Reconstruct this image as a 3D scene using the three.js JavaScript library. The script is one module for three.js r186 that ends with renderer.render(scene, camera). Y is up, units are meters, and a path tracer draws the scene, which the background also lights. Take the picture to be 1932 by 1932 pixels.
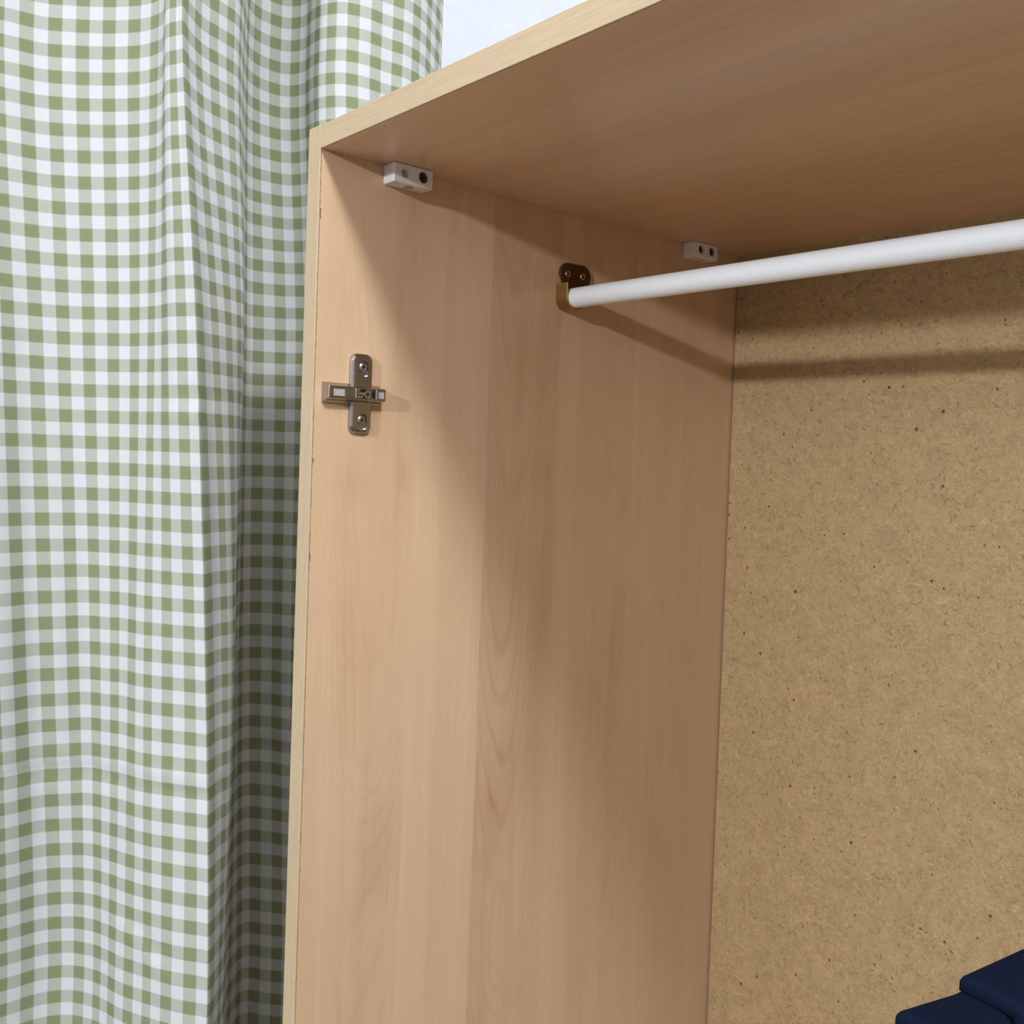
import * as THREE from 'three';
import { RoundedBoxGeometry } from 'three/addons/geometries/RoundedBoxGeometry.js';
import { mergeGeometries } from 'three/addons/utils/BufferGeometryUtils.js';
import { Brush, Evaluator, SUBTRACTION } from 'three-bvh-csg';

// ------------------------------------------------------------------ camera, light, exposure
const Y0 = 1.75;                         // underside of the wardrobe's top board above the floor
const scene = new THREE.Scene();
scene.background = new THREE.Color(0x000000);   // a closed room at night

const FOCAL = 1837.4;                    // in pixels of the 1932 x 1932 frame
const camera = new THREE.PerspectiveCamera(2 * Math.atan(966 / FOCAL) * 180 / Math.PI, 1, 0.02, 30);
{
  const m = new THREE.Matrix4().makeBasis(
    new THREE.Vector3(0.647922, 0.035433, -0.760882),
    new THREE.Vector3(-0.042055, 0.999058, 0.010713),
    new THREE.Vector3(0.760545, 0.025058, 0.648802));
  camera.quaternion.setFromRotationMatrix(m);
  camera.position.set(0.5222, Y0 - 0.1779, 0.2874);
  camera.setViewOffset(1932, 1932, 1.1, 62.1, 1932, 1932);
  camera.updateMatrixWorld();
}
scene.add(camera);

const renderer = new THREE.WebGLRenderer({ antialias: true });
renderer.shadowMap.enabled = true;
renderer.shadowMap.type = THREE.PCFSoftShadowMap;
renderer.toneMapping = THREE.LinearToneMapping;
renderer.toneMappingExposure = 2.6;

const LAMP_COLOR = new THREE.Color().setRGB(0.92, 0.98, 1.05);
// the two bare bulbs of the room: [x, y, z, candela, radius of the bulb]
const LAMPS = [
  { name: 'pendant_bulb', at: [0.90, Y0 + 0.42, 2.40], power: 4.1, radius: 0.052, label: 'white bulb on a long cord out in the room facing the wardrobe' },
  { name: 'pendant_bulb', at: [1.05, Y0 + 0.60, 0.30], power: 1.0, radius: 0.08, label: 'round white bulb close under the ceiling beside the wardrobe front' },
];

// ------------------------------------------------------------------ helpers
const taken = new Map();
function numbered(name) {
  const n = taken.get(name) || 0; taken.set(name, n + 1);
  return n ? `${name}_${String(n).padStart(3, '0')}` : name;
}
const V = (x, y, z) => new THREE.Vector3(x, y, z);
// a mesh from a geometry given in world coordinates (y measured from the wardrobe's top board unless shifted already)
function part(parent, name, geo, mat, label) {
  const g = geo.clone();
  parent.updateWorldMatrix(true, false);
  const p = V().setFromMatrixPosition(parent.matrixWorld);
  g.translate(-p.x, -p.y, -p.z);
  const m = new THREE.Mesh(g, mat);
  m.name = name; m.castShadow = true; m.receiveShadow = true;
  if (label) m.userData.label = label;
  parent.add(m);
  return m;
}
function thing(name, label, category, [x, y, z], group) {
  const o = new THREE.Group(); o.name = numbered(name); o.position.set(x, y, z); scene.add(o);
  o.userData.label = label; o.userData.category = category;
  if (group) o.userData.group = group;
  return o;
}
function single(name, geo, mat, label, category) {
  const m = part(scene, numbered(name), geo, mat, label);
  m.userData.category = category;
  return m;
}
function structure(name, geo, mat, label, category) {
  const m = part(scene, name, geo, mat, label);
  m.userData.category = category; m.userData.kind = 'structure';
  return m;
}
const Yw = (geo) => geo.translate(0, Y0, 0);          // from "below the top board" to the floor's zero
function box(x0, x1, y0, y1, z0, z1) {
  return new THREE.BoxGeometry(x1 - x0, y1 - y0, z1 - z0).translate((x0 + x1) / 2, (y0 + y1) / 2, (z0 + z1) / 2);
}
function rbox(x0, x1, y0, y1, z0, z1, r, seg = 2) {
  return new RoundedBoxGeometry(x1 - x0, y1 - y0, z1 - z0, seg, r).translate((x0 + x1) / 2, (y0 + y1) / 2, (z0 + z1) / 2);
}
function mapUV(geo, fn) {
  const p = geo.attributes.position, n = geo.attributes.normal, uv = new Float32Array(p.count * 2);
  for (let i = 0; i < p.count; i++) {
    const [a, b] = fn(p.getX(i), p.getY(i), p.getZ(i), Math.abs(n.getX(i)), Math.abs(n.getY(i)), Math.abs(n.getZ(i)));
    uv[2 * i] = a; uv[2 * i + 1] = b;
  }
  geo.setAttribute('uv', new THREE.BufferAttribute(uv, 2));
  return geo;
}
// shape drawn in (depth, height) and pushed out along +x: shape x = -z
function outFromPanel(shape, opt, x0) {
  return new THREE.ExtrudeGeometry(shape, opt).rotateY(Math.PI / 2).translate(x0, 0, 0);
}
function roundRect(cx, cy, w, h, r) {
  const s = new THREE.Shape(), x = cx - w / 2, y = cy - h / 2;
  s.moveTo(x + r, y); s.lineTo(x + w - r, y); s.absarc(x + w - r, y + r, r, -Math.PI / 2, 0);
  s.lineTo(x + w, y + h - r); s.absarc(x + w - r, y + h - r, r, 0, Math.PI / 2);
  s.lineTo(x + r, y + h); s.absarc(x + r, y + h - r, r, Math.PI / 2, Math.PI);
  s.lineTo(x, y + r); s.absarc(x + r, y + r, r, Math.PI, Math.PI * 1.5);
  return s;
}
const csg = new Evaluator(); csg.useGroups = false; csg.attributes = ['position', 'normal', 'uv'];
function cut(geo, tools) {
  let b = new Brush(geo.index ? geo : geo); b.updateMatrixWorld();
  for (const t of tools) { const c = new Brush(t); c.updateMatrixWorld(); b = csg.evaluate(b, c, SUBTRACTION); b.updateMatrixWorld(); }
  return b.geometry;
}
// seeded noise
function rng(seed) { let a = seed >>> 0; return () => { a = (a + 0x6D2B79F5) >>> 0; let t = a; t = Math.imul(t ^ (t >>> 15), t | 1); t ^= t + Math.imul(t ^ (t >>> 7), t | 61); return ((t ^ (t >>> 14)) >>> 0) / 4294967296; }; }
function hash(i, j, s) { let h = Math.imul(i, 374761393) ^ Math.imul(j, 668265263) ^ Math.imul(s, 2147483647 - 77); h = Math.imul(h ^ (h >>> 13), 1274126177); return ((h ^ (h >>> 16)) >>> 0) / 4294967296; }
function noise(x, y, s) {
  const i = Math.floor(x), j = Math.floor(y); let u = x - i, v = y - j; u = u * u * (3 - 2 * u); v = v * v * (3 - 2 * v);
  const a = hash(i, j, s), b = hash(i + 1, j, s), c = hash(i, j + 1, s), d = hash(i + 1, j + 1, s);
  return (a + (b - a) * u + (c - a) * v + (a - b - c + d) * u * v) * 2 - 1;
}
const fbm = (x, y, s) => noise(x, y, s) * 0.55 + noise(x * 2.1, y * 2.1, s + 1) * 0.3 + noise(x * 4.3, y * 4.3, s + 2) * 0.15;
const enc = new Uint8Array(4097);
for (let i = 0; i <= 4096; i++) { const c = i / 4096; enc[i] = Math.round(255 * (c <= 0.0031308 ? 12.92 * c : 1.055 * Math.pow(c, 1 / 2.4) - 0.055)); }
const toS = (c) => enc[Math.max(0, Math.min(4096, Math.round(c * 4096)))];
function texture(w, h, wrap, fill) {           // fill(put) writes linear colours; row 0 is v = 0
  const data = new Uint8Array(w * h * 4);
  fill((x, y, r, g, b) => { const k = (y * w + x) * 4; data[k] = toS(r); data[k + 1] = toS(g); data[k + 2] = toS(b); data[k + 3] = 255; }, data);
  const t = new THREE.DataTexture(data, w, h, THREE.RGBAFormat);
  t.colorSpace = THREE.SRGBColorSpace; t.magFilter = THREE.LinearFilter; t.minFilter = THREE.LinearMipmapLinearFilter; t.generateMipmaps = true;
  t.wrapS = t.wrapT = wrap; t.needsUpdate = true;
  return t;
}
const std = (o) => new THREE.MeshStandardMaterial(o);
const lin = (r, g, b) => new THREE.Color().setRGB(r, g, b);

// ------------------------------------------------------------------ surfaces
// maple-print laminate of the side: glued staves running up, each with its own figure
const SIDE_W = 0.42, SIDE_H = 0.74, SIDE_B = -0.72;
const STAVES = [
  // front edge, back edge, tone, figure strength, middle of the figure
  { a: 0.000, b: 0.073, tone: 0.015, fig: 0.75, mid: 0.047 },
  { a: 0.073, b: 0.1345, tone: 0.035, fig: 0.12, mid: 0.10 },
  { a: 0.1345, b: 0.2005, tone: -0.035, fig: 1.0, mid: 0.160 },
  { a: 0.2005, b: 0.2805, tone: -0.005, fig: 0.55, mid: 0.262 },
  { a: 0.2805, b: 0.3545, tone: 0.01, fig: 0.3, mid: 0.335 },
  { a: 0.3545, b: 0.43, tone: 0.03, fig: 0.15, mid: 0.40 },
];
const MAPLE = [0.690, 0.468, 0.286];
const sideTex = texture(1280, 2048, THREE.MirroredRepeatWrapping, (put) => {
  for (let j = 0; j < 2048; j++) {
    const y = SIDE_B + (j + 0.5) / 2048 * SIDE_H;
    for (let i = 0; i < 1280; i++) {
      const d = (i + 0.5) / 1280 * SIDE_W;                       // depth from the front edge
      let k = 0; while (k < 5 && d > STAVES[k].b + 0.0006 * noise(y * 9, k, 3)) k++;
      const s = STAVES[k];
      const w = 0.006 * noise(y * 7, k * 9.1, 5);
      const q = (d - s.mid - w) / 0.03;
      // growth rings: nested arches up the stave, straight lines away from its middle
      const field = q * q * 3.2 - (y * 17 + 1.6 * noise(y * 11, q * 0.7 + k * 5, 11)) + 0.75 * fbm(d * 38, y * 9, 21 + k);
      const ring = Math.sin(field * Math.PI * 2);
      const arch = Math.pow(Math.max(0, ring), 3) * (0.35 + 0.65 * Math.max(0, noise(d * 40, y * 12, 31) + 0.35));
      const near = Math.exp(-q * q * 0.55);
      let t = s.tone * 1.5;
      t -= arch * s.fig * near * 0.085;
      t -= near * s.fig * 0.18 * Math.max(0, fbm(d * 34, y * 12, 41 + k) + 0.05);
      if (k === 2) t -= 0.05 * Math.exp(-Math.pow((y + 0.275) / 0.05, 4)) * (0.6 + 0.6 * fbm(d * 50, y * 20, 97)) + 0.035 * Math.exp(-Math.pow((y + 0.40) / 0.03, 2)) * Math.max(0, (d - 0.15) / 0.05);
      // long fine fibres
      t += 0.020 * noise(d * 420 + 3 * noise(y * 4, d * 30, 8), y * 5, 51 + k);
      t += 0.016 * noise(d * 1100, y * 9, 61 + k) + 0.030 * noise(d * 130, y * 2.2, 71 + k);
      t += 0.012 * noise(d * 1500, y * 90, 81);
      t += 0.030 * fbm(d * 22, y * 7, 91) - 0.05 * Math.max(0, fbm(d * 45, y * 26, 93) - 0.12) * (0.4 + s.fig);
      // dark hairline along a joint
      for (const e of [s.a, s.b]) t -= 0.030 * Math.exp(-Math.pow((d - e) / 0.0007, 2)) * (0.5 + 0.5 * noise(y * 30, e * 99, 4));
      let r = MAPLE[0] * (1 + t), g = MAPLE[1] * (1 + t * 1.25), b = MAPLE[2] * (1 + t * 1.5);
      // pinkish and olive flecks of the print
      const red = (cy, cd, hy, hd) => Math.exp(-Math.pow((y - cy) / hy, 4) - Math.pow((d - cd) / hd, 4));
      if (k === 3) {
        const m = red(-0.212, 0.2735, 0.013, 0.006) + 0.7 * red(-0.293, 0.277, 0.010, 0.004) + 0.7 * red(-0.345, 0.274, 0.010, 0.005) + 0.7 * red(-0.117, 0.255, 0.012, 0.008) * (0.6 + 0.6 * noise(d * 200, y * 90, 6));
        g *= 1 - 0.10 * m; b *= 1 - 0.12 * m;
        const o = red(-0.31, 0.262, 0.045, 0.010); r *= 1 - 0.05 * o; b *= 1 - 0.12 * o;
      }
      // chips of the print and dark glue along the front arris
      if (d < 0.0022) {
        const c = hash(Math.floor(y * 520), 7, 1), big = hash(Math.floor(y * 170), 9, 2);
        const lower = y < -0.3 ? 0.42 : 0.13;
        if ((c < lower && d < 0.0005) || (big < 0.05 && d < 0.0013 * hash(Math.floor(y * 520), 5, 3) + 0.0003)) { r = 0.16; g = 0.085; b = 0.045; }
      }
      put(i, j, r, g, b);
    }
  }
});
const topTex = texture(1536, 768, THREE.MirroredRepeatWrapping, (put) => {
  for (let j = 0; j < 768; j++) {
    const d = (j + 0.5) / 768 * 0.42;
    for (let i = 0; i < 1536; i++) {
      const x = (i + 0.5) / 1536 * 0.85;
      const stave = Math.floor(d / 0.071), s = hash(stave, 3, 8) - 0.5;
      let t = 0.05 * s;
      t += 0.036 * noise(d * 120 + 2 * noise(x * 5, d * 20, 3), x * 3, 13) + 0.028 * noise(d * 420, x * 7, 17) + 0.02 * noise(d * 1100, x * 9, 19);
      const q = (d - 0.05 - stave * 0.071) / 0.03, ring = Math.sin((q * q * 2.6 + x * 13 + fbm(d * 50, x * 12, 23) + s * 9) * 6.283);
      t -= 0.05 * Math.pow(Math.max(0, ring), 4) * Math.exp(-q * q * 0.7) * (0.4 + 0.6 * Math.max(0, noise(x * 9, d * 30, 29)));
      t += 0.03 * fbm(d * 20, x * 6, 37);
      put(i, j, MAPLE[0] * (1 + t), MAPLE[1] * (1 + t * 1.25), MAPLE[2] * (1 + t * 1.5));
    }
  }
});
const bandTex = texture(256, 1024, THREE.RepeatWrapping, (put) => {          // u across the band, v along it
  for (let j = 0; j < 1024; j++) for (let i = 0; i < 256; i++) {
    const a = i / 256, l = j / 1024;
    let t = 0.05 * noise(a * 16 + noise(l * 12, a * 3, 2), l * 14, 3) + 0.05 * noise(a * 46, l * 30, 5) + 0.03 * noise(a * 120, l * 60, 7);
    put(i, j, 0.500 * (1 + t), 0.370 * (1 + t * 1.2), 0.222 * (1 + t * 1.5));
  }
});
// hardboard: matted fibres, flecks of bark
const BACK_W = 0.82, BACK_H = 0.77, BACK_B = -0.75;
const backTex = texture(2048, 2048, THREE.MirroredRepeatWrapping, (put, data) => {
  const N = 2048, tone = new Float32Array(N * N);
  for (let j = 0; j < N; j++) for (let i = 0; i < N; i++) {
    const x = i / N * 820, y = j / N * 770;                      // millimetres
    tone[j * N + i] = 0.10 * fbm(x / 9, y / 9, 101) + 0.085 * fbm(x / 3.2, y / 3.2, 111) + 0.05 * noise(x / 1.1, y / 1.1, 121) + 0.04 * (hash(i, j, 131) - 0.5);
  }
  const R = rng(77);
  const fibre = (len, wide, amount) => {
    let x = R() * N, y = R() * N, a = R() * 6.283; const bend = (R() - 0.5) * 0.09;
    for (let s = 0; s < len; s++) {
      const xi = x | 0, yi = y | 0; if (xi < 0 || yi < 0 || xi >= N - 1 || yi >= N - 1) break;
      tone[yi * N + xi] += amount; if (wide) { tone[yi * N + xi + 1] += amount * wide; tone[(yi + 1) * N + xi] += amount * wide; }
      x += Math.cos(a); y += Math.sin(a); a += bend;
    }
  };
  for (let k = 0; k < 90000; k++) fibre(3 + R() * 8, 0.6, (R() < 0.5 ? -0.12 : 0.11) * (0.5 + R()));
  for (let k = 0; k < 9000; k++) fibre(2 + R() * 6, 0.5, -0.22 * (0.5 + R()));
  for (let k = 0; k < 1600; k++) fibre(3 + R() * 9, 0.6, -0.34 * (0.6 + 0.6 * R()));
  for (let k = 0; k < 500; k++) fibre(8 + R() * 14, 0.3, -0.2);
  for (let k = 0; k < 420; k++) {                                // dark specks
    const cx = R() * N, cy = R() * N, r = 0.9 + R() * R() * 2.0;
    for (let j = -4; j <= 4; j++) for (let i = -4; i <= 4; i++) {
      const xi = (cx + i) | 0, yi = (cy + j) | 0; if (xi < 0 || yi < 0 || xi >= N || yi >= N) continue;
      const e = Math.hypot(i, j * 0.8) - r; if (e < 1) tone[yi * N + xi] -= 0.75 * Math.min(1, 1 - e);
    }
  }
  for (let j = 0; j < N; j++) for (let i = 0; i < N; i++) {
    const t = Math.max(-0.86, tone[j * N + i]);
    put(i, j, 0.465 * (1 + t), 0.318 * (1 + t * 1.08), 0.152 * (1 + t * 1.2));
  }
});
// gingham: 1 cm squares, woven half tones; two repeats in the tile
const ginghamTex = texture(512, 512, THREE.RepeatWrapping, (put) => {
  const white = [0.615, 0.615, 0.615], green = [0.220, 0.247, 0.122];
  const soft = (f) => { const e = (Math.abs(f - Math.round(f)) - 0.25) / 0.018; return Math.max(0, Math.min(1, e * 0.5 + 0.5)); };
  for (let j = 0; j < 512; j++) for (let i = 0; i < 512; i++) {
    const gu = soft(i / 256 + 0.010 * (hash(3, j >> 1, 9) - 0.5)), gv = soft(j / 256 + 0.010 * (hash(i >> 1, 5, 9) - 0.5));
    let t = (gu + gv) / 2;
    const half = 1 - Math.abs(gu - gv) < 0.5 ? 1 : 0;
    if (half) t += 0.075 * Math.sin((i + j) * 2 * Math.PI / 12.8);          // twill line where white meets green
    t += 0.05 * (hash(i >> 1, 1, 4) - 0.5) * gu + 0.06 * (hash(1, j >> 1, 6) - 0.5) * gv + 0.03 * (hash(i, j, 7) - 0.5);
    t = Math.max(0, Math.min(1, t));
    put(i, j, ...[0, 1, 2].map((c) => white[c] + (green[c] - white[c]) * t));
  }
});
const plasterTex = texture(512, 512, THREE.MirroredRepeatWrapping, (put) => {
  for (let j = 0; j < 512; j++) for (let i = 0; i < 512; i++) {
    const t = 0.03 * fbm(i / 60, j / 60, 201) + 0.02 * noise(i / 5, j / 5, 207);
    put(i, j, 0.82 * (1 + t), 0.84 * (1 + t), 0.88 * (1 + t));
  }
});

const M = {
  side: std({ map: sideTex, roughness: 0.33 }),
  top: new THREE.MeshPhysicalMaterial({ map: topTex, roughness: 0.36, clearcoat: 0.45, clearcoatRoughness: 0.2 }),
  band: std({ map: bandTex, roughness: 0.5 }),
  back: std({ map: backTex, roughness: 0.7 }),
  curtain: std({ map: ginghamTex, roughness: 0.95, side: THREE.DoubleSide }),
  wall: std({ map: plasterTex, roughness: 0.9 }),
  ceiling: std({ color: lin(0.62, 0.62, 0.63), roughness: 0.9 }),
  farWall: std({ color: lin(0.30, 0.31, 0.30), roughness: 0.9 }),
  floor: std({ color: lin(0.13, 0.085, 0.055), roughness: 0.5 }),
  plastic: std({ color: lin(0.86, 0.85, 0.86), roughness: 0.38 }),
  rail: std({ color: lin(0.86, 0.87, 0.88), roughness: 0.42 }),
  nickel: std({ color: lin(0.44, 0.42, 0.41), metalness: 1, roughness: 0.2 }),
  satin: std({ color: lin(0.70, 0.69, 0.68), metalness: 0.6, roughness: 0.45 }),
  screw: std({ color: lin(0.62, 0.58, 0.52), metalness: 1, roughness: 0.3 }),
  darkScrew: std({ color: lin(0.060, 0.046, 0.034), metalness: 0.3, roughness: 0.4 }),
  slot: std({ color: lin(0.03, 0.025, 0.02), metalness: 0.5, roughness: 0.6 }),
  brass: std({ color: lin(0.42, 0.29, 0.11), metalness: 1, roughness: 0.36 }),
  darkBrass: std({ color: lin(0.13, 0.08, 0.04), metalness: 1, roughness: 0.4 }),
  navy: new THREE.MeshPhysicalMaterial({ color: lin(0.0054, 0.0090, 0.0235), roughness: 1, specularIntensity: 0.12 }),
  hanger: std({ color: lin(0.30, 0.18, 0.09), roughness: 0.5 }),
  steel: std({ color: lin(0.6, 0.6, 0.6), metalness: 1, roughness: 0.3 }),
  cord: std({ color: lin(0.6, 0.6, 0.6), roughness: 0.6 }),
};

// ------------------------------------------------------------------ the room
const RX0 = -0.36, RX1 = 3.1, RZ0 = -0.60, RZ1 = 4.2, RH = 2.55, T8 = 0.1;
const wallUV = (g) => mapUV(g, (x, y, z, nx, ny, nz) => (nx > 0.5 ? [z, y] : ny > 0.5 ? [x, z] : [x, y]));
structure('floor', wallUV(box(RX0 - T8, RX1 + T8, -T8, 0, RZ0 - T8, RZ1 + T8)), M.floor, 'dark brown floor of the room', 'floor');
structure('ceiling', wallUV(box(RX0 - T8, RX1 + T8, RH, RH + T8, RZ0 - T8, RZ1 + T8)), M.ceiling, 'white ceiling above the wardrobe', 'ceiling');
structure('wall_left', wallUV(box(RX0 - T8, RX0, 0, RH, RZ0, RZ1)), M.wall, 'pale bluish white wall behind the checked curtain', 'wall');
structure('wall_back', wallUV(box(RX0 - T8, RX1 + T8, 0, RH, RZ0 - T8, RZ0)), M.wall, 'pale bluish white wall behind the wardrobe', 'wall');
structure('wall_right', wallUV(box(RX1, RX1 + T8, 0, RH, RZ0, RZ1)), M.farWall, 'grey painted wall across the room from the checked curtain', 'wall');
structure('wall_front', wallUV(box(RX0 - T8, RX1 + T8, 0, RH, RZ1, RZ1 + T8)), M.farWall, 'grey painted wall facing the open wardrobe', 'wall');

LAMPS.forEach((l) => {
  const [x, y, z] = l.at, r = l.radius;
  const o = thing(l.name, l.label, 'lamp', [x, RH, z]);
  part(o, 'ceiling_cup', new THREE.CylinderGeometry(0.045, 0.05, 0.03, 32).translate(x, RH - 0.015, z), M.cord);
  part(o, 'cord', new THREE.CylinderGeometry(0.003, 0.003, Math.max(0.01, RH - 0.03 - (y + r + 0.05)), 10).translate(x, (RH - 0.03 + y + r + 0.05) / 2, z), M.cord);
  part(o, 'socket', new THREE.CylinderGeometry(0.017, 0.02, 0.055, 24).translate(x, y + r + 0.022, z), M.cord);
  const glow = std({ color: lin(0.9, 0.9, 0.9), emissive: LAMP_COLOR.clone(), emissiveIntensity: 6, roughness: 0.5 });
  part(o, 'bulb', new THREE.SphereGeometry(r, 32, 24).translate(x, y, z), glow, 'glowing white bulb');
  const p = new THREE.PointLight(LAMP_COLOR, l.power, 0, 2);
  p.position.set(0, y - RH, 0); p.castShadow = true; p.shadow.mapSize.set(2048, 2048); p.shadow.radius = r / 0.02; p.shadow.camera.near = 0.06; p.shadow.camera.far = 8; p.shadow.bias = -0.0005;
  p.name = 'bulb_light'; o.add(p);
});

// ------------------------------------------------------------------ wardrobe
const T = 0.0143, D = 0.4061, IN = 0.80, LOW = -Y0;           // board thickness, inner depth and width
const wardrobe = thing('wardrobe', 'open maple laminate wardrobe with hardboard back and no doors', 'wardrobe', [IN / 2, 0, -D / 2]);
const sideUV = (g) => mapUV(g, (x, y, z, nx, ny, nz) => (nx > 0.5 ? [-z / SIDE_W, (y - SIDE_B) / SIDE_H] : ny > 0.5 ? [x / SIDE_W, -z / SIDE_H] : [x / SIDE_W, y / SIDE_H]));
const topUV = (g) => mapUV(g, (x, y, z, nx, ny, nz) => (ny > 0.5 ? [x / 0.85, -z / 0.42] : nx > 0.5 ? [-z / 0.85, y / 0.42] : [x / 0.85, y / 0.42]));
for (const right of [false, true]) {
  const a = right ? IN : -T, b = right ? IN + T : 0;
  part(wardrobe, 'side_panel', Yw(sideUV(box(a, b, LOW, T, -D - 0.014, -0.0008))), M.side);
  part(wardrobe, 'edge_band', Yw(mapUV(rbox(a, b, LOW, T, -0.0008, 0.0004, 0.0005), (x, y) => [(x - a) / T, y / 0.35])), M.band, 'cream edging strip');
}
part(wardrobe, 'top_panel', Yw(topUV(box(0.0003, IN - 0.0003, 0, T - 0.0004, -D - 0.014, -0.0008))), M.top);
part(wardrobe, 'edge_band', Yw(mapUV(rbox(0.0003, IN - 0.0003, 0, T - 0.0004, -0.0008, 0.0003, 0.0004), (x, y) => [y / T, x / 0.35])), M.band, 'cream edging strip');
part(wardrobe, 'bottom_panel', Yw(topUV(box(0, IN, LOW + 0.06, LOW + 0.06 + T, -D - 0.002, -0.001))), M.top);
part(wardrobe, 'plinth', Yw(topUV(box(0, IN, LOW, LOW + 0.06, -0.04, -0.025))), M.top);
part(wardrobe, 'back_panel', Yw(mapUV(box(0.0013, IN - 0.0013, LOW + 0.06 + T, 0, -D - 0.003, -D), (x, y, z, nx, ny, nz) => (nz > 0.5 ? [x / BACK_W, (y - BACK_B) / BACK_H] : [x, z]))), M.back, 'brown hardboard back');

for (const [a, b] of [[0, 0.02], [IN - 0.02, IN]]) part(wardrobe, 'back_batten', Yw(topUV(box(a, b, LOW + 0.08, 0, -D - 0.014, -D - 0.003))), M.top);

// white plastic joint blocks under the top board
function connector(z0, z1, deep) {
  const w = 0.0123, xm = 0, h = 0.0122, len = z0 - z1;
  const body = rbox(0, w, -h, 0, z1, z0, 0.0011, 3);
  const hole = (z, r, depth) => new THREE.CylinderGeometry(r, r, depth * 2, 24).rotateZ(Math.PI / 2).translate(w, -h * 0.46, z);
  const zA = z0 - len * 0.29, zB = z0 - len * 0.75, zM = z0 - len * 0.52;
  const tools = [hole(zB, 0.0037, 0.004), hole(zA, deep > 0.006 ? 0.0036 : 0.0024, deep),
    new THREE.CylinderGeometry(0.0036, 0.0036, 0.008, 24).translate(w * 0.47, -h, zM)];
  if (deep < 0.006) tools.push(new THREE.CylinderGeometry(0.0038, 0.0022, 0.0044, 24).rotateZ(-Math.PI / 2).translate(w, -h * 0.46, zA));
  const m = part(wardrobe, 'connector_block', Yw(cut(body, tools)), M.plastic, 'white plastic joint block');
  const screw = (x, y, z, out) => {
    const s = part(m, 'screw', Yw(new THREE.CylinderGeometry(0.0034, 0.0035, 0.002, 24).rotateZ(-Math.PI / 2).translate(x, y, z)), M.darkScrew, 'dark screw head');
    part(s, 'cross_slot', Yw(mergeGeometries([box(x + 0.0008, x + 0.0012, y - 0.0019, y + 0.0019, z - 0.0003, z + 0.0003), box(x + 0.0008, x + 0.0012, y - 0.0003, y + 0.0003, z - 0.0019, z + 0.0019)])), M.slot);
  };
  screw(w - 0.0026, -h * 0.46, zB);
  if (deep > 0.006) screw(w - 0.0032, -h * 0.46, zA);
  const b = part(m, 'screw', Yw(new THREE.CylinderGeometry(0.0034, 0.0034, 0.002, 20).translate(w * 0.47, -h + 0.0030, zM)), M.darkScrew, 'dark screw head');
}
connector(-0.0440, -0.0737, 0.0055);
connector(-0.3333, -0.3632, 0.0085);

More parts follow.
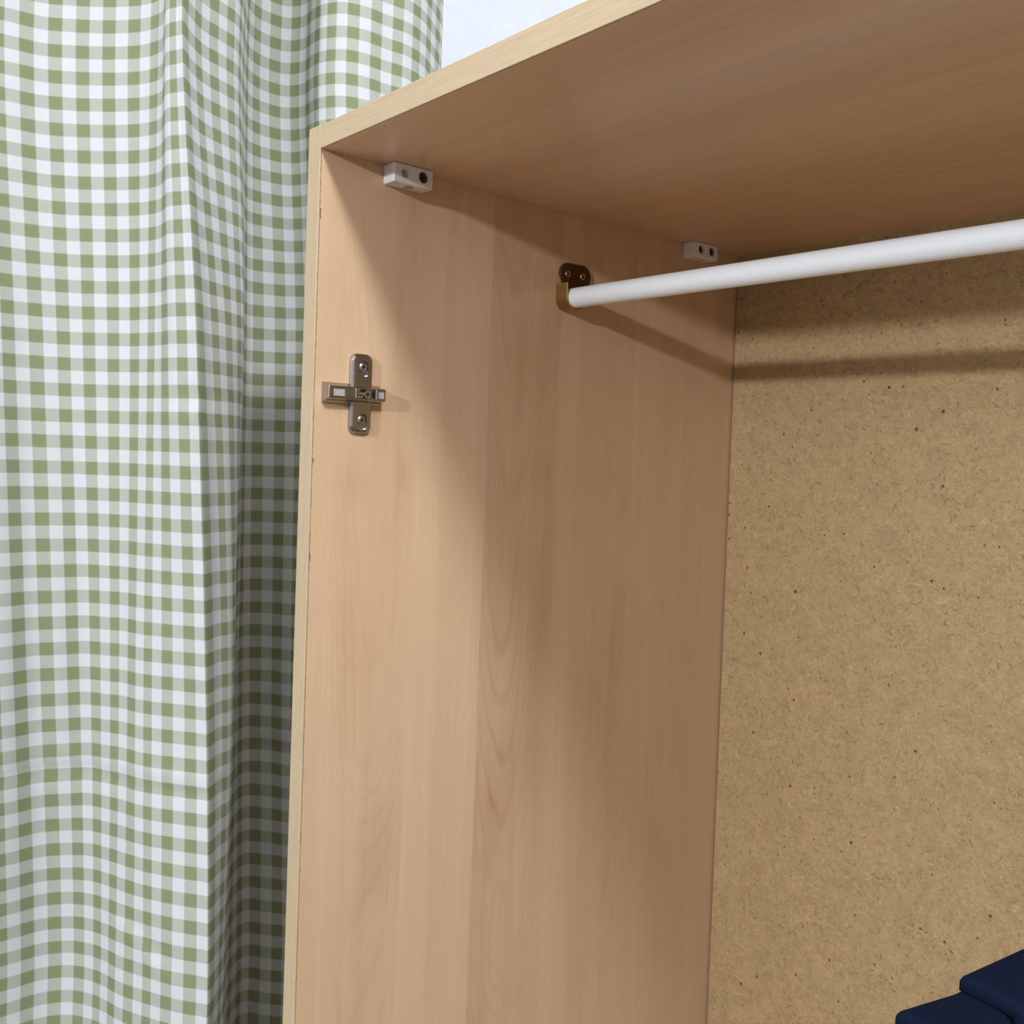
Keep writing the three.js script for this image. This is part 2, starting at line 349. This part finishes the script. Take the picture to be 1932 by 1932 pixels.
// cross-shaped hinge mounting plate left on the side after the door was taken off
{
  const yc = -0.1437, zc = -0.0318, screws = [[yc + 0.0163, 'upper'], [yc - 0.0163, 'lower']];
  let plate = outFromPanel(roundRect(-zc, yc, 0.0100, 0.0440, 0.0020), { depth: 0.0010, bevelEnabled: true, bevelThickness: 0.0026, bevelSize: 0.0028, bevelSegments: 3, curveSegments: 8 }, 0.0002);
  plate = cut(plate, [box(-0.02, 0.0001, -0.2, -0.09, -0.07, 0.01)]);
  const slots = screws.map(([y]) => outFromPanel(roundRect(-zc + 0.0004, y - 0.0013, 0.0062, 0.0106, 0.0030), { depth: 0.0042, bevelEnabled: false, curveSegments: 10 }, 0.0022));
  const base = part(wardrobe, 'hinge_plate', Yw(cut(plate, slots)), M.nickel, 'nickel hinge mounting plate shaped like a cross');
  // raised channel across it
  const prof = new THREE.Shape();
  prof.moveTo(-0.0062, 0); prof.lineTo(-0.0060, 0.0016); prof.quadraticCurveTo(-0.0046, 0.0030, -0.0042, 0.0070); prof.quadraticCurveTo(-0.0040, 0.0088, -0.0030, 0.0090);
  prof.lineTo(0.0030, 0.0090); prof.quadraticCurveTo(0.0040, 0.0088, 0.0042, 0.0070); prof.quadraticCurveTo(0.0046, 0.0030, 0.0060, 0.0016); prof.lineTo(0.0062, 0); prof.closePath();
  // profile x -> height, profile y -> out of the panel, extrusion -> depth
  const arm = new THREE.ExtrudeGeometry(prof, { depth: 0.0392, bevelEnabled: true, bevelThickness: 0.0004, bevelSize: 0.0004, bevelOffset: -0.0004, bevelSegments: 2, curveSegments: 8 });
  arm.applyMatrix4(new THREE.Matrix4().makeBasis(V(0, 1, 0), V(1, 0, 0), V(0, 0, -1))).translate(0.0001, yc - 0.0004, -0.0058);
  const pocket = box(0.0045, 0.012, yc - 0.0004 - 0.0027, yc - 0.0004 + 0.0027, -0.0375, -0.0250);
  const win = [box(0.0080, 0.012, yc - 0.0027, yc + 0.0019, -0.0165, -0.0085), box(0.0080, 0.012, yc - 0.0027, yc + 0.0019, -0.0445, -0.0402)];
  const channel = part(base, 'channel', Yw(cut(arm, [pocket, ...win])), M.nickel);
  part(channel, 'pad', Yw(rbox(0.0076, 0.0087, yc - 0.0026, yc + 0.0018, -0.0164, -0.0086, 0.0002)), M.satin, 'pale satin pad');
  part(channel, 'pad', Yw(rbox(0.0076, 0.0087, yc - 0.0026, yc + 0.0018, -0.0444, -0.0403, 0.0002)), M.satin, 'pale satin pad');
  for (const z of [-0.0241, -0.0388]) part(channel, 'rib', Yw(rbox(0.0070, 0.0100, yc - 0.0036, yc + 0.0028, z - 0.0008, z + 0.0008, 0.0005, 3)), M.nickel);
  const adj = part(channel, 'adjusting_screw', Yw(mergeGeometries([
    new THREE.CylinderGeometry(0.0011, 0.0011, 0.0058, 14).rotateX(Math.PI / 2).translate(0.0072, yc - 0.0002, -0.0285),
    new THREE.CylinderGeometry(0.0025, 0.0027, 0.0035, 22).rotateZ(-Math.PI / 2).translate(0.0068, yc - 0.0004, -0.0326)])), M.screw);
  const cross = (x, y, z, s) => mergeGeometries([box(x, x + 0.0003, y - s, y + s, z - s * 0.24, z + s * 0.24), box(x, x + 0.0003, y - s * 0.24, y + s * 0.24, z - s, z + s)]).rotateX(0);
  part(channel, 'cross_slot', Yw(cross(0.0084, yc - 0.0004, -0.0326, 0.0016)), M.slot);
  for (const [y] of screws) {
    const head = new THREE.SphereGeometry(0.0030, 24, 12, 0, 6.2832, 0, Math.PI / 2).scale(1, 0.45, 1).rotateZ(-Math.PI / 2).translate(0.0026, y + 0.0002, zc - 0.0002);
    const s = part(base, 'screw', Yw(head), M.screw, 'cross-head screw');
    part(s, 'cross_slot', Yw(cross(0.0037, y + 0.0002, zc - 0.0002, 0.0017)), M.slot);
  }
}

// brass sockets that carry the rail
const RY = -0.063, RZ = -0.2031;
function socket(right) {
  const flip = right ? new THREE.Matrix4().makeTranslation(IN, 0, 0).multiply(new THREE.Matrix4().makeScale(-1, 1, 1)) : null;
  const fix = (g) => {
    if (flip) {
      g = g.index ? g.toNonIndexed() : g; g.applyMatrix4(flip);
      for (const n of Object.keys(g.attributes)) { const a = g.attributes[n]; for (let i = 0; i < a.count; i += 3) for (let c = 0; c < a.itemSize; c++) { const k = (i + 1) * a.itemSize + c, l = (i + 2) * a.itemSize + c, u = a.array[k]; a.array[k] = a.array[l]; a.array[l] = u; } }
    }
    return Yw(g);
  };
  // wall plate with two lobes, narrowing to the cup (shape x = -z)
  const s = new THREE.Shape(), zf = 0.2035, zb = 0.2186, yl = -0.0447;
  s.moveTo(zf - 0.0030, -0.0530);
  s.quadraticCurveTo(zf - 0.0045, -0.0500, zf - 0.0060, yl - 0.0018);
  s.absarc(zf + 0.0005, yl, 0.0074, Math.PI + 0.25, Math.PI / 2, true);
  s.lineTo(zb, yl + 0.0076);
  s.absarc(zb, yl, 0.0077, Math.PI / 2, -Math.PI / 2 + 0.5, true);
  s.quadraticCurveTo(zb - 0.0020, -0.0535, zb - 0.0045, -0.0560);
  s.lineTo(zf - 0.0010, -0.0580); s.closePath();
  const plate = outFromPanel(s, { depth: 0.0008, bevelEnabled: true, bevelThickness: 0.0007, bevelSize: 0.0008, bevelSegments: 3, curveSegments: 14 }, 0.0008);
  const m = part(wardrobe, 'rail_socket', fix(plate), M.darkBrass, 'brown brass rail socket');
  // cup: an open U around the rail
  const u = new THREE.Shape(), ro = 0.0090, ri = 0.0075, cz = -RZ;
  u.moveTo(cz - ro, RY + 0.0100); u.lineTo(cz - ro, RY); u.absarc(cz, RY, ro, Math.PI, Math.PI * 2, false); u.lineTo(cz + ro, RY + 0.0045);
  u.lineTo(cz + ri, RY + 0.0045); u.lineTo(cz + ri, RY); u.absarc(cz, RY, ri, Math.PI * 2, Math.PI, true); u.lineTo(cz - ri, RY + 0.0100); u.closePath();
  const cup = outFromPanel(u, { depth: 0.0112, bevelEnabled: true, bevelThickness: 0.0003, bevelSize: 0.0003, bevelOffset: -0.0003, bevelSegments: 2, curveSegments: 20 }, 0.0004);
  part(m, 'cup', fix(cup), M.brass, 'yellow brass cup');
  for (const z of [-0.2032, -0.2183]) {
    const head = new THREE.LatheGeometry([[0, 0.0006], [0.0013, 0.0006], [0.0019, 0.0012], [0.0024, 0.0007], [0.0026, 0]].map(([a, b]) => new THREE.Vector2(a, b)), 22).rotateZ(-Math.PI / 2).translate(0.0022, yl - 0.0001, z);
    const sc = part(m, 'screw', fix(head), M.brass, 'small brass screw');
    part(sc, 'cross_slot', fix(mergeGeometries([box(0.0027, 0.0030, yl - 0.0010, yl + 0.0010, z - 0.0003, z + 0.0003), box(0.0027, 0.0030, yl - 0.0003, yl + 0.0003, z - 0.0010, z + 0.0010)])), M.slot);
  }
}
socket(false); socket(true);

// the rail lies loose in its two sockets
{
  const r = 0.00725, x0 = 0.0020, x1 = IN - 0.0020, e = 0.0012;
  const prof = [[0, x0], [r - e, x0]];
  for (let k = 0; k <= 5; k++) { const a = k / 5 * Math.PI / 2; prof.push([r - e + e * Math.sin(a), x0 + e - e * Math.cos(a)]); }
  for (let k = 0; k <= 5; k++) { const a = k / 5 * Math.PI / 2; prof.push([r - e + e * Math.cos(a), x1 - e + e * Math.sin(a)]); }
  prof.push([0, x1]);
  const g = new THREE.LatheGeometry(prof.map(([a, b]) => new THREE.Vector2(a, b)), 48).rotateZ(-Math.PI / 2);
  single('hanging_rail', Yw(g.translate(0, RY - 0.0001, RZ)), M.rail, 'white round clothes rail resting in brass sockets inside the wardrobe', 'clothes rail');
}

// ------------------------------------------------------------------ hanger and navy garment
const HX = 0.3690, BAR = -0.3800;
{
  const h = thing('clothes_hanger', 'clothes hanger hooked over the white rail carrying the navy folded garment', 'hanger', [HX, Y0 + RY, RZ]);
  const pts = []; for (let k = 0; k <= 20; k++) { const a = -0.5 + k / 20 * (Math.PI + 0.5); pts.push(V(HX, RY + 0.0002 + 0.0096 * Math.sin(a), RZ + 0.0096 * Math.cos(a))); }
  pts.push(V(HX, RY - 0.022, RZ - 0.0085), V(HX, RY - 0.040, RZ), V(HX, RY - 0.075, RZ), V(HX, RY - 0.118, RZ));
  part(h, 'hook', Yw(new THREE.TubeGeometry(new THREE.CatmullRomCurve3(pts), 80, 0.0019, 10)), M.steel, 'steel hook');
  const arc = [V(HX, RY - 0.112, RZ), V(HX, RY - 0.135, RZ - 0.045), V(HX, RY - 0.18, RZ - 0.10), V(HX, BAR + 0.05, RZ - 0.165), V(HX, BAR + 0.008, RZ - 0.176), V(HX, BAR, RZ - 0.165)];
  part(h, 'frame', Yw(new THREE.TubeGeometry(new THREE.CatmullRomCurve3(arc), 60, 0.0040, 12)), M.hanger);
  part(h, 'bar', Yw(new THREE.CylinderGeometry(0.0042, 0.0042, 0.33, 16).rotateX(Math.PI / 2).translate(HX, BAR, RZ)), M.hanger);
  h.position.x += 0.0213; h.rotation.y = -0.126;
}
{
  const t = thing('folded_garment', 'navy blue folded garment draped over the hanger bar inside the wardrobe', 'clothing', [HX, Y0 + BAR, RZ]);
  // cloth folded over the bar: outline in (x, y) pushed along z, soft corners, slight lengthwise folds
  const cloth = (shape, z0, z1, bev, lift) => {
    const g = new THREE.ExtrudeGeometry(shape, { depth: z1 - z0 - 2 * bev, steps: 30, bevelEnabled: true, bevelThickness: bev, bevelSize: bev, bevelSegments: 4, curveSegments: 10 }).translate(0, 0, z0 + bev);
    const p = g.attributes.position;
    for (let i = 0; i < p.count; i++) {
      const k = Math.max(0, Math.min(1, (BAR - p.getY(i)) / 0.08));
      const f = Math.max(0, 1 - (z1 - p.getZ(i)) / 0.036);            // the free end stands up a little past the bar
      p.setY(i, p.getY(i) + lift * f * (1 - k));
      p.setX(i, p.getX(i) + 0.0010 * k * Math.sin(p.getZ(i) * 95 + 1.2));
    }
    g.computeVertexNormals();
    return g;
  };
  const fold = (ri, ro, drop, bev) => {                            // hangs down on both sides of the bar
    const s = new THREE.Shape(), a = ri + bev, b = ro - bev, r = 0.0022;
    s.moveTo(HX - b, BAR - drop); s.lineTo(HX - b, BAR + b - r); s.absarc(HX - b + r, BAR + b - r, r, Math.PI, Math.PI / 2, true);
    s.lineTo(HX + b - r, BAR + b); s.absarc(HX + b - r, BAR + b - r, r, Math.PI / 2, 0, true); s.lineTo(HX + b, BAR - drop);
    s.lineTo(HX + a, BAR - drop); s.lineTo(HX + a, BAR); s.absarc(HX, BAR, a, 0, Math.PI, false); s.lineTo(HX - a, BAR - drop); s.closePath();
    return s;
  };
  const over = (x0, inn, thick, drop, bev) => {                    // lies on the first and falls on one side
    const s = new THREE.Shape(), a = HX + inn + bev, b = HX + inn + thick - bev, lo = BAR + inn + bev, hi = BAR + inn + thick - bev, r = 0.0045, e = 0.0012;
    s.moveTo(x0 + bev, lo); s.lineTo(x0 + bev, hi - e); s.absarc(x0 + bev + e, hi - e, e, Math.PI, Math.PI / 2, true);
    s.lineTo(b - r, hi); s.absarc(b - r, hi - r, r, Math.PI / 2, 0, true); s.lineTo(b, BAR - drop); s.lineTo(a, BAR - drop); s.lineTo(a, lo); s.closePath();
    return s;
  };
  part(t, 'cloth_layer', Yw(cloth(fold(0.0044, 0.0112, 0.44, 0.0028), RZ - 0.150, -0.0330, 0.0028, 0.0035)), M.navy);
  part(t, 'cloth_layer', Yw(cloth(over(HX - 0.0098, 0.0106, 0.0068, 0.47, 0.0026), RZ - 0.158, -0.0690, 0.0026, 0)), M.navy);
  t.position.x += 0.0213; t.rotation.y = -0.126;                   // the hanger swings a little out of line
}

// ------------------------------------------------------------------ gingham curtain
{
  // plan of the folds (x, z in tenths of a millimetre) thread by thread, every 2 cm of cloth, at four heights
  const PLAN = {
    A: [[-2995,1210], [-2962,1011], [-2936,812], [-2829,639], [-2701,479], [-2555,334], [-2378,213], [-2178,166], [-1903,232], [-1791,189], [-1922,37], [-2062,-122], [-2145,-299], [-2241,-463], [-2779,-822], [-2873,-1000], [-2867,-1202], [-2715,-1293], [-2540,-1285], [-2395,-1304], [-2245,-1398], [-2172,-1590], [-2177,-1818], [-2173,-2035], [-2257,-2259], [-2410,-2473], [-2583,-2689]],
    B: [[-2860,1106], [-2872,920], [-2832,727], [-2754,558], [-2616,414], [-2470,284], [-2298,198], [-2140,149], [-1918,131], [-1775,44], [-1873,-132], [-1952,-275], [-2061,-428], [-2171,-546], [-2754,-866], [-2742,-1055], [-2650,-1216], [-2506,-1307], [-2340,-1298], [-2203,-1318], [-2060,-1412], [-1990,-1604], [-1995,-1832], [-1992,-2049], [-2071,-2273], [-2217,-2487], [-2381,-2703]],
    C: [[-2725,1002], [-2766,808], [-2709,624], [-2665,459], [-2524,348], [-2395,254], [-2215,193], [-2081,115], [-1928,6], [-1779,-99], [-1856,-281], [-1880,-387], [-2034,-497], [-2258,-571], [-2724,-906], [-2626,-1066], [-2446,-1164], [-2318,-1255], [-2169,-1246], [-2046,-1266], [-1918,-1360], [-1856,-1552], [-1860,-1780], [-1857,-1996], [-1928,-2220], [-2059,-2435], [-2205,-2651]],
    D: [[-2856,868], [-2855,673], [-2774,496], [-2629,380], [-2475,313], [-2294,261], [-2117,179], [-1968,101], [-1797,2], [-1640,-120], [-1706,-269], [-1825,-369], [-1976,-465], [-2203,-533], [-2599,-921], [-2453,-1057], [-2315,-1187], [-2194,-1278], [-2054,-1269], [-1938,-1289], [-1818,-1383], [-1760,-1575], [-1763,-1803], [-1761,-2019], [-1828,-2243], [-1950,-2458], [-2088,-2674]],
  };
  const HL = [0.13, -0.09, -0.352, -0.595], HR = [0.15, -0.07, -0.375, -0.645];
  const cols = PLAN.A.length;
  const cr = (a, b, c, d, t) => 0.5 * (2 * b + (c - a) * t + (2 * a - 5 * b + 4 * c - d) * t * t + (3 * b - a - 3 * c + d) * t * t * t);
  const at = (k, c, y) => {
    const H = k < 14 ? HL : HR, P = [PLAN.A, PLAN.B, PLAN.C, PLAN.D].map((l) => l[k][c] / 10000);
    if (y >= H[0]) return P[0]; if (y <= H[3]) return P[3];
    let s = 0; while (y < H[s + 1]) s++;
    return cr(P[Math.max(0, s - 1)], P[s], P[s + 1], P[Math.min(3, s + 2)], (H[s] - y) / (H[s] - H[s + 1]));
  };
  const LEFT = 14, RIGHT = 4, SUB = 7;
  const us = [];
  for (let k = -LEFT; k < cols + RIGHT; k++) { us.push(k - 1 + (k > 13 ? 2 : 0)); if (k === 9) us.push(8.28); }
  const rows = [];
  for (let y = -1.70; y < -0.66; y += 0.03) rows.push(y);
  for (let y = -0.66; y < 0.40; y += 0.006) rows.push(y);
  for (let y = 0.40; y <= 0.501; y += 0.02) rows.push(y);
  const n = us.length, NU = (n - 1) * SUB + 1;
  const pos = new Float32Array(rows.length * NU * 3), uv = new Float32Array(rows.length * NU * 2);
  const g2 = (a, s) => Math.exp(-(a / s) * (a / s));
  rows.forEach((y, r) => {
    const pts = [];
    for (let k = -LEFT; k < cols + RIGHT; k++) {
      if (k < 0) { const q = -k; pts.push(V(at(0, 0, y) - 0.0016 * q + 0.012 * Math.sin(q * 0.7) * Math.min(1, q / 6), 0, at(0, 1, y) + 0.0188 * q)); }
      else if (k >= cols) { const q = k - cols + 1, e = cols - 1; pts.push(V(at(e, 0, y) - 0.008 * q * q * 0.6 - 0.006 * q, 0, at(e, 1, y) - 0.012 * q + 0.004 * q * q)); }
      else {
        pts.push(V(at(k, 0, y), 0, at(k, 1, y)));
        if (k === 9) pts.push(V(at(9, 0, y) + (at(9, 0, y) - at(8, 0, y)) * 0.28, 0, at(9, 1, y) + (at(9, 1, y) - at(8, 1, y)) * 0.28));
      }
    }
    const c = new THREE.CatmullRomCurve3(pts, false, 'centripetal');
    for (let i = 0; i < NU; i++) {
      const a = Math.floor(i / SUB), f = (i % SUB) / SUB, u = us[a] + (f ? (us[a + 1] - us[a]) * f : 0);
      const p = c.getPoint(i / (NU - 1));
      // pressed-in creases and small puckers
      let h = 0.00045 * fbm(u * 0.8, y * 22, 301);
      const y1 = -0.428 + 0.0025 * noise(u * 0.5, 1, 302) - 0.0035 * (u > 5 ? 1 : 0);
      h += 0.0022 * g2(y - y1, 0.004) * (0.6 + 0.4 * noise(u * 0.9, 2, 303)) - 0.0018 * g2(y - y1 + 0.009, 0.005);
      h += 0.0018 * g2(y - y1 + 0.020, 0.004) * Math.max(0, noise(u * 0.4, 5, 304));
      const y2 = -0.155 + 0.002 * noise(u, 3, 305);
      h += (0.0022 * g2(y - y2, 0.005) - 0.0018 * g2(y - y2 - 0.011, 0.006)) * g2(u - 9, 2.6);
      const dg = (y + 0.565) + (u - 5.2) * 0.011;
      h += (0.0020 * g2(dg, 0.006) - 0.0016 * g2(dg - 0.013, 0.007)) * g2(u - 5.4, 1.6);
      const k = (r * NU + i) * 3;
      pos[k] = p.x + h * 0.8; pos[k + 1] = y; pos[k + 2] = p.z + h * 0.5;
      uv[(r * NU + i) * 2] = u / 2; uv[(r * NU + i) * 2 + 1] = (y - 0.13) / 0.04;
    }
  });
  const index = [];
  for (let r = 0; r + 1 < rows.length; r++) for (let i = 0; i + 1 < NU; i++) {
    const a = r * NU + i, b = a + 1, c = a + NU, d = c + 1;
    index.push(a, b, d, a, d, c);
  }
  const g = new THREE.BufferGeometry();
  g.setAttribute('position', new THREE.BufferAttribute(pos, 3)); g.setAttribute('uv', new THREE.BufferAttribute(uv, 2)); g.setIndex(index); g.computeVertexNormals();
  single('curtain', Yw(g), M.curtain, 'green and white gingham curtain hanging in folds beside the wardrobe', 'curtain');
  // rail above it, out of view
  const rail = thing('curtain_rail', 'white curtain rail above the gingham curtain', 'curtain rail', [-0.25, Y0 + 0.505, 0]);
  part(rail, 'track', Yw(rbox(-0.295, -0.185, 0.500, 0.520, -0.40, 0.45, 0.003)), M.plastic);
  for (const z of [-0.3, 0.35]) part(rail, 'bracket', Yw(box(RX0, -0.285, 0.504, 0.516, z - 0.01, z + 0.01)), M.steel);
}

renderer.render(scene, camera);
